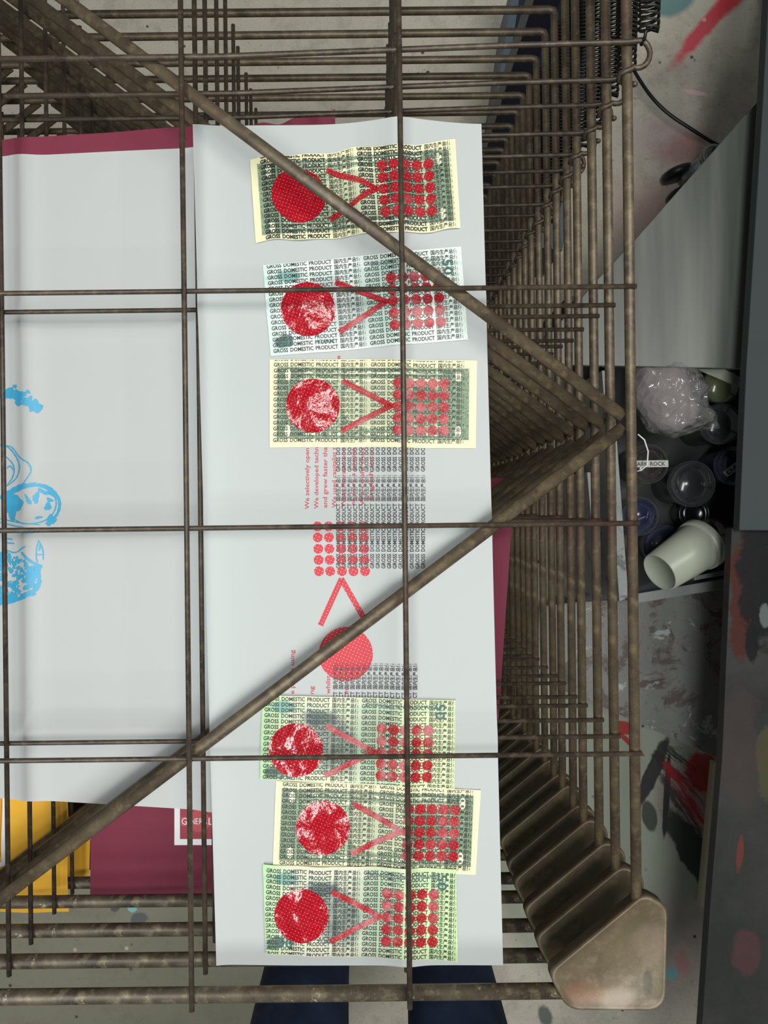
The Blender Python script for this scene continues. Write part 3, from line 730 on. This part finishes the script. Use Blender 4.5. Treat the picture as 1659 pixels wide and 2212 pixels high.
# ------------------------------------------------------------------ navy crate beyond the rack
def crate(name, quad, d, h, wall, mo, mi, bevel=.003):
    """open box: quad of rim pixels (TL TR BR BL) at depth d"""
    q = [P(x, y, d) for x, y in quad]; c_ = sum(q, Vector()) / 4; e = empty(name, (c_.x, c_.y, c_.z - h))
    inner = [p + (c_ - p).normalized() * wall for p in q]
    for i in range(4):
        j = (i + 1) % 4; bm = bmesh.new()
        prism(bm, [v - e.location for v in (q[i], q[j], inner[j], inner[i])], h, .0008); mesh_obj('side_wall', bm, mo, e, smooth=False)
    bm = bmesh.new(); prism(bm, [v - e.location - Vector((0, 0, h - .008)) for v in inner], .008); mesh_obj('bottom', bm, mi, e, smooth=False)
    return e
e = crate('storage_crate', [(1112, -60), (1300, -60), (1215, 540), (1026, 520)], 1.44, .17, .05, M['bluegrey'], M['navy'])
tag(e, 'navy storage crate with a blue grey rim on the floor under the springs', 'crate')

# ------------------------------------------------------------------ grey metal sheet on the shelf unit
bm = bmesh.new(); DM = 1.17
q = [P(x, y, DM) for x, y in [(1700, 150), (1649, 205), (1374, 515), (1294, 600), (1130, 787), (1610, 796), (1640, 420)]]
c_ = sum(q, Vector()) / len(q); prism(bm, [v - c_ for v in q], .012, .001)
o = mesh_obj('metal_sheet', bm, M['metal_sheet'], smooth=False); o.location = c_
tag(o, 'large grey metal sheet with slanted edge lying over the dark shelf, right of the rack', 'metal sheet')

# shelf unit: open dark shelf with grey rims
e = empty('shelf_unit', P(1480, 1040, H)); DSH = 1.34
def sub(name, pxs, d, th, m, bev=.001):
    bm = bmesh.new(); prism(bm, [P(x, y, d) - e.location for x, y in pxs], th, bev); return mesh_obj(name, bm, m, e, smooth=False)
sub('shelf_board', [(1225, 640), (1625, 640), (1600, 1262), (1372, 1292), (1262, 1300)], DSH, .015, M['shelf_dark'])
sub('front_rim', [(1372, 1283), (1590, 1246), (1590, 1268), (1372, 1304)], DSH - .02, .05, M['shelf_grey'])
sub('front_lip', [(1500, 1244), (1590, 1228), (1590, 1238), (1500, 1254)], DSH - .018, .01, M['shelf_grey'])
sub('side_panel', [(1300, 800), (1322, 800), (1358, 1290), (1338, 1300)], DM + .02, .19, M['shelf_grey'])
sub('side_panel', [(1268, 1020), (1276, 1020), (1300, 1290), (1292, 1290)], DM + .04, .16, M['shelf_grey'])
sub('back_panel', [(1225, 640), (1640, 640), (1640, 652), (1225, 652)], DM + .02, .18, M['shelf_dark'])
for x, y in ((1240, 690), (1600, 690), (1580, 1225), (1350, 1255)):
    bm = bmesh.new(); p = P(x, y, DSH); box(bm, (p.x - e.location.x, p.y - e.location.y, (H - DSH - .015) / 2), .022, .022, H - DSH - .015); mesh_obj('leg', bm, M['shelf_grey'], e, smooth=False)
tag(e, 'dark open shelf unit full of ink jars beside the rack, below the metal sheet', 'shelf')

def jar(px, py, r_px, h, body, d_top, label, grp, clear=False, rim=True, name='ink_jar', tape=None, tilt=(0, 0)):
    s = F / d_top; r = r_px / s; p = P(px, py, d_top); j = empty(name, (p.x, p.y, H - DSH)); j.rotation_euler = (tilt[0], tilt[1], 0)
    top = (H - d_top) - (H - DSH)
    bm = bmesh.new(); lathe(bm, [(0, 0), (r*.82, 0), (r*.86, .003), (r*.93, top - .012), (r*.93, top - .006), (0, top - .006)]); mesh_obj('body', bm, body, j)
    bm = bmesh.new()
    lathe(bm, [(r, top - .013), (r*1.0, top - .002), (r*.97, top), (r*.90, top), (r*.87, top - .0025), (r*.6, top - .003), (r*.57, top - .002), (r*.53, top - .003), (0, top - .003)])
    mesh_obj('lid', bm, M['clear'] if clear else body, j)
    if tape:
        bm = bmesh.new(); w_, hh, ang, txt = tape; R = Matrix.Rotation(ang, 3, 'Z')
        prism(bm, [R @ Vector((x*w_/2, y*hh/2, 0)) + Vector((0, 0, top + .001)) for x, y in ((-1,-1),(1,-1),(1,1),(-1,1))], .0008)
        tp = mesh_obj('label_tape', bm, M['tape'], j, smooth=False)
        bm = bmesh.new(); hz = top + .0014
        add_text(bm, txt, -w_*.42, 0, w_*.84, hh*.6, lambda a, b: R @ Vector((a, b, 0)) + Vector((0, 0, hz)), .02)
        mesh_obj('handwriting', bm, M['ink'], tp, smooth=False)
    return tag(j, label, 'jar', grp)
GJ = 'ink jars in the shelf'
jar(1402, 1002, 43, .08, M['jar_dark'], 1.25, 'dark ink jar with a white tape reading DARK ROCK on its lid', GJ, True, tape=(.062, .011, 0, 'DARK ROCK'))
jar(1497, 1045, 50, .09, M['jar_black'], 1.24, 'black ink jar in the middle of the shelf with clear lid', GJ, True)
jar(1592, 1005, 44, .08, M['jar_blue'], 1.25, 'dark blue ink jar at the shelf right edge with slanted tape', GJ, True, tape=(.05, .011, .65, 'DARK'))
jar(1382, 1115, 42, .08, M['jar_blue'], 1.27, 'dark blue ink jar below the tape labelled jar, beside the rod', GJ, True)
jar(1437, 1180, 46, .06, M['jar_blue'], 1.29, 'blue ink jar partly under the white tub', GJ, True)
jar(1538, 1158, 38, .08, M['jar_brown'], 1.27, 'brown ink jar behind the rim of the white tub', GJ, True)
jar(1560, 915, 44, .06, M['jar_black'], 1.23, 'round jar with shiny clear domed lid right of the plastic bag', GJ, True)
jar(1562, 830, 40, .06, M['jar_olive'], 1.24, 'olive ink jar with clear lid under the slanted white strip', GJ, True)
jar(1483, 862, 42, .06, M['jar_black'], 1.25, 'black jar with clear lid just right of the crinkled bag', GJ, True)
jar(1500, 1110, 34, .05, M['jar_black'], 1.29, 'small black jar between the brown jar and the middle jar', GJ, False)
# slanted white strip on the jars
bm = bmesh.new(); q = [P(x, y, 1.22) for x, y in [(1482, 788), (1550, 790), (1612, 822), (1610, 842)]]; c_ = sum(q, Vector()) / 4
prism(bm, [v - c_ for v in q], .002); o = mesh_obj('paper_strip', bm, M['milky'], smooth=False); o.location = c_
tag(o, 'slanted white strip lying over the olive jar at the top of the shelf', 'strip')

# plastic bag with pinkish filling
c0 = P(1425, 865, 1.2); e = empty('plastic_bag', c0)
def lump(bm, outline, d, hgt, nz, seed):
    pts = [P(x, y, d) - c0 for x, y in outline]; cc = sum(pts, Vector()) / len(pts)
    dense = []
    for a, b in zip(pts, pts[1:] + pts[:1]):
        for k in range(6): dense.append(a.lerp(b, k / 6))
    rings = []
    for j in range(10):
        f = j / 9; rr = math.cos(f * PI / 2) ** .7 if f < 1 else 0; z = hgt * math.sin(f * PI / 2)
        ring = []
        for p in dense:
            v = cc + (p - cc) * max(rr, .02); v.z = z + nz * noise.noise(Vector((v.x * 38 + seed, v.y * 38, 0))) * (1 if j else 0) + nz * .6 * noise.noise(Vector((v.x * 110, v.y * 110, seed)))
            ring.append(bm.verts.new(v))
        rings.append(ring)
    m_ = len(dense)
    for A_, B_ in zip(rings, rings[1:]):
        for k in range(m_): bm.faces.new((A_[k], A_[(k+1) % m_], B_[(k+1) % m_], B_[k]))
    bm.faces.new(rings[-1]); bm.faces.new(rings[0][::-1])
bm = bmesh.new(); lump(bm, [(1345, 800), (1400, 800), (1440, 806), (1452, 850), (1470, 900), (1462, 925), (1418, 946), (1372, 930), (1340, 880)], 1.262, .038, .005, 1); mesh_obj('filling', bm, M['foam'], e)
bm = bmesh.new(); lump(bm, [(1335, 806), (1405, 800), (1450, 800), (1470, 820), (1482, 880), (1512, 936), (1470, 940), (1420, 955), (1368, 940), (1330, 880)], 1.268, .05, .014, 4); mesh_obj('film', bm, M['film'], e)
bm = bmesh.new(); tube(bm, [P(x, y, d) - c0 for x, y, d in ((1378, 938, 1.2), (1392, 950, 1.2), (1400, 975, 1.205), (1398, 1005, 1.21), (1385, 1016, 1.215), (1374, 1018, 1.22))], .0012, 6); mesh_obj('tie_string', bm, M['white_print'], e)
tag(e, 'crinkled clear plastic bag with pinkish filling on the jars', 'bag')

# white tub on its side
B0 = P(1424, 1237, 1.20); T0 = P(1518, 1173, 1.235); e = empty('plastic_tub', B0 - Vector((0, 0, .035)))
ax = T0 - B0; Ln = ax.length; s_ = F / 1.21; r0, r1 = 44 / s_, 55 / s_
bm = bmesh.new(); lathe(bm, [(0, .003), (r0*.9, .003), (r0*.93, 0), (r0, .001), (r1*.97, Ln*.9), (r1*.97, Ln), (r1*.94, Ln), (r1*.94, Ln*.9), (r0*.96, .006), (0, .006)], B0 - e.location, ax, 56)
mesh_obj('body', bm, M['milky'], e)
bm = bmesh.new(); lathe(bm, [(r1*.97, Ln*.87), (r1*1.04, Ln*.88), (r1*1.06, Ln*.93), (r1*1.06, Ln), (r1*1.03, Ln*1.02), (r1*.95, Ln*1.02), (r1*.94, Ln)], B0 - e.location, ax, 56)
mesh_obj('rim', bm, M['milky'], e)
tag(e, 'milky white plastic tub lying on its side on the shelf front', 'tub')

# paint-covered board in front of the shelf
bm = bmesh.new(); q = [P(x, y, 1.43) for x, y in [(1165, 1310), (1240, 1301), (1372, 1292), (1610, 1257), (1610, 1668), (1555, 1640), (1400, 1572), (1262, 1508), (1160, 1470)]]
c_ = sum(q, Vector()) / len(q); prism(bm, [v - c_ for v in q], .012, .001)
for v in bm.verts: pass
o = mesh_obj('board', bm, M['splat'], smooth=False); o.location = (c_.x, c_.y, .16)
e = empty('low_stool', (c_.x, c_.y, 0)); o.parent = e; o.location = (0, 0, H - 1.43); o.name = 'top_board'
for dx, dy in ((-.1, .1), (.14, .1), (.12, -.1), (-.02, -.02)):
    bm = bmesh.new(); box(bm, (dx, dy, (H - 1.442) / 2), .03, .03, H - 1.442); mesh_obj('leg', bm, M['shelf_grey'], e, smooth=False)
tag(e, 'low bench with grey paint-splattered top in front of the shelf', 'bench')
bm = bmesh.new(); a, b = P(1553, 1648, H - .022), P(1524, 1960, H - .022); c_ = (a + b) / 2
t_ = (b - a).normalized(); nn = Vector((-t_.y, t_.x, 0)) * .0035
prism(bm, [v - c_ - Vector((.006, 0, 0)) for v in (a + nn, a - nn, b - nn, b + nn)], .022, .0008); o = mesh_obj('wooden_strip', bm, M['edge'], smooth=False); o.location = c_
tag(o, 'thin pale wooden strip on edge along the painted floor by the table', 'strip')

# ------------------------------------------------------------------ work table at the right edge
DT = 1.09; e = empty('work_table', P(1750, 1100, H))
n = NT('paint_stained_table_top', .6, 0, .15)
c = n.mix(n.step(n.noise(4, 5, .7), .4, .65), lin(44, 45, 44), lin(58, 58, 56))
def tm(c, px, py, rx, ry, a, col, k=.95, wob=2.2, ws=16):
    p = P(px, py, DT + .022) - e.location; q = (DT + .022) / F
    return n.mix(n.M('MULTIPLY', n.ell(p.x, p.y, rx * q, ry * q, a, .25, wob, ws), k), c, lin(*col))
c = tm(c, 1600, 1300, 26, 130, 0, (66, 32, 26)); c = tm(c, 1640, 1260, 44, 150, 0, (20, 20, 22)); c = tm(c, 1625, 1390, 14, 50, 0, (20, 20, 22))
c = tm(c, 1652, 1330, 12, 26, 0, (92, 98, 96)); c = tm(c, 1655, 1640, 22, 70, 0, (84, 80, 46), .5); c = tm(c, 1598, 1840, 7, 38, -.1, (110, 48, 42), .7)
c = tm(c, 1600, 1640, 40, 120, 0, (72, 56, 54), .4); c = tm(c, 1610, 2060, 30, 50, 0, (96, 56, 60), .4)
n.color(c); n.bump(n.noise(60, 5, .7), .3, .002); M['painted_top'] = n.m
def tb(name, pxs, d, th, m):
    bm = bmesh.new(); prism(bm, [P(x, y, d) - e.location for x, y in pxs], th, .0015); return mesh_obj(name, bm, m, e, smooth=False)
tb('grey_top', [(1668, -150), (1649, 205), (1612, 800), (1597, 1146), (2720, 1150), (2720, -150)], DT, .02, M['greyboard'])
tb('painted_top', [(1581, 1140), (1560, 1640), (1534, 1960), (1513, 2270), (1490, 2500), (2720, 2500), (2720, 1140)], DT + .022, .02, M['painted_top'])
for x, y in ((2640, -80), (2640, 2420), (2640, 1150)):
    bm = bmesh.new(); p = P(x, y, DT); box(bm, (p.x - e.location.x, p.y - e.location.y, (H - DT - .04) / 2), .05, .05, H - DT - .04); mesh_obj('leg', bm, M['black'], e, smooth=False)
tag(e, 'grey work table with dark paint-stained lower half along the right edge', 'table')

# ------------------------------------------------------------------ swivel stool base with casters
hp = P(1735, 150, 1.5); e = empty('swivel_stool', (hp.x, hp.y, 0)); zc = .085
wp = P(1500, 375, 1.53); base_ang = math.atan2(wp.y - hp.y, wp.x - hp.x); LEN = (Vector((wp.x, wp.y)) - Vector((hp.x, hp.y))).length
bm = bmesh.new(); lathe(bm, [(0, .06), (.03, .06), (.035, .07), (.035, .12), (.02, .13), (.014, .14), (.014, .40), (0, .40)]); mesh_obj('column', bm, M['black'], e)
bm = bmesh.new(); lathe(bm, [(0, .40), (.10, .40), (.155, .415), (.165, .44), (.15, .46), (.08, .468), (0, .468)]); mesh_obj('seat', bm, M['black'], e)
for k in range(3):
    a = base_ang + 2 * PI * k / 3; d_ = Vector((math.cos(a), math.sin(a), 0)); t_ = Vector((-d_.y, d_.x, 0))
    bm = bmesh.new(); tube(bm, [d_ * .03 + Vector((0, 0, .1)), d_ * (LEN - .055) + Vector((0, 0, .092))], .0085, 12); sp_ = mesh_obj('chrome_leg', bm, M['chrome'], e)
    bm = bmesh.new(); tube(bm, [d_ * .03 + Vector((0, 0, .1)), d_ * (LEN * .45) + Vector((0, 0, .097))], .016, 12); mesh_obj('leg_sleeve', bm, M['black'], sp_)
    bm = bmesh.new(); cc = d_ * (LEN - .048)
    lathe(bm, [(.022, .078), (.024, .09), (.022, .1), (.013, .1), (.012, .096), (0, .096)], cc, (0, 0, 1), 28); mesh_obj('washer', bm, M['zinc'], sp_)
    cw = d_ * LEN - t_ * .006 + Vector((0, 0, .034)); ca_ = (t_ * .9 + d_ * .45).normalized()
    for s__ in (-1, 1):
        bm = bmesh.new(); lathe(bm, [(0, 0), (.026, 0), (.032, .003), (.034, .009), (.032, .016), (.024, .018), (0, .018)], cw + ca_ * (.012 if s__ > 0 else -.030), ca_, 30); mesh_obj('caster_wheel', bm, M['black'], sp_)
    bm = bmesh.new(); tube(bm, [cc + Vector((0, 0, .09)), cc.lerp(cw, .5) + Vector((0, 0, .035)), cw + Vector((0, 0, .012))], [.016, .02, .010], 12); mesh_obj('caster_fork', bm, M['zinc'], sp_)
tag(e, 'swivel stool base with chrome legs and black casters behind the metal sheet', 'stool')
bm = bmesh.new(); pts = [P(x, y, d) for x, y, d in ((1180, -80, 1.6), (1290, 40, 1.6), (1340, 100, 1.59), (1378, 168, 1.58), (1408, 212, 1.57), (1445, 248, 1.57), (1492, 278, 1.57), (1545, 312, 1.58), (1620, 345, 1.6))]
q = pts
for _ in range(3):
    r_ = [q[0]]
    for a, b in zip(q, q[1:]): r_ += [a.lerp(b, .25), a.lerp(b, .75)]
    q = r_ + [q[-1]]
for v in q: v.z = max(v.z, .0045)
c_ = q[len(q)//2].copy(); tube(bm, [v - c_ for v in q], .0035, 10); o = mesh_obj('power_cable', bm, M['black']); o.location = c_
tag(o, 'thin black cable curving over the floor from the springs to the stool', 'cable')

# ------------------------------------------------------------------ the person standing at the front of the rack (legs only in view)
per = empty('person', (0, -.66, 0))
bm = bmesh.new(); sk = bm.verts.layers.skin.verify()
def sv(x, y, z, r): v = bm.verts.new((x, y, z)); v[sk].radius = r if isinstance(r, tuple) else (r, r); return v
pel = sv(0, -.1, .93, (.15, .11)); wst = sv(0, -.11, 1.02, (.14, .10)); bm.edges.new((pel, wst))
for s__, kx in ((-1, -.099), (1, .1)):
    chain = [sv(s__ * .095, -.08, .86, (.095, .10)), sv(kx * 1.05, -.035, .70, .074), sv(kx * 1.02, .0, .58, .066), sv(kx, .012, .50, .064), sv(kx, .0, .42, .060), sv(kx * 1.02, -.02, .30, .062), sv(kx * 1.03, -.035, .18, .054), sv(kx * 1.04, -.04, .075, .056)]
    bm.edges.new((pel, chain[0]))
    for a, b in zip(chain, chain[1:]): bm.edges.new((a, b))
j = mesh_obj('jeans', bm, M['denim'], per)
for v in j.data.skin_vertices[0].data: v.use_root = False
j.data.skin_vertices[0].data[0].use_root = True
md = j.modifiers.new('skin', 'SKIN'); md.use_smooth_shade = True
md = j.modifiers.new('sub', 'SUBSURF'); md.levels = 2; md.render_levels = 2
for s__ in (-1, 1):
    bm = bmesh.new(); bmesh.ops.create_uvsphere(bm, u_segments=24, v_segments=16, radius=1)
    for v in bm.verts:
        x, y, z = v.co; v.co = Vector((s__ * .105 + x * (.046 - .008 * max(0, -y)), .025 + y * .135, .012 + max(0, (z + .2)) * (.055 - .02 * y)))
    sh = mesh_obj('shoe', bm, M['shoe'], per)
    bm = bmesh.new(); q = round_poly([(s__*.105 - .05, -.115), (s__*.105 + .05, -.115), (s__*.105 + .052, .165), (s__*.105 - .052, .165)], .04, 8)
    prism(bm, [Vector((p.x, p.y, .018)) for p in q], .018); mesh_obj('sole', bm, M['sole'], sh, smooth=False)
tag(per, 'person in dark blue jeans and black shoes standing before the rack front bars', 'person')
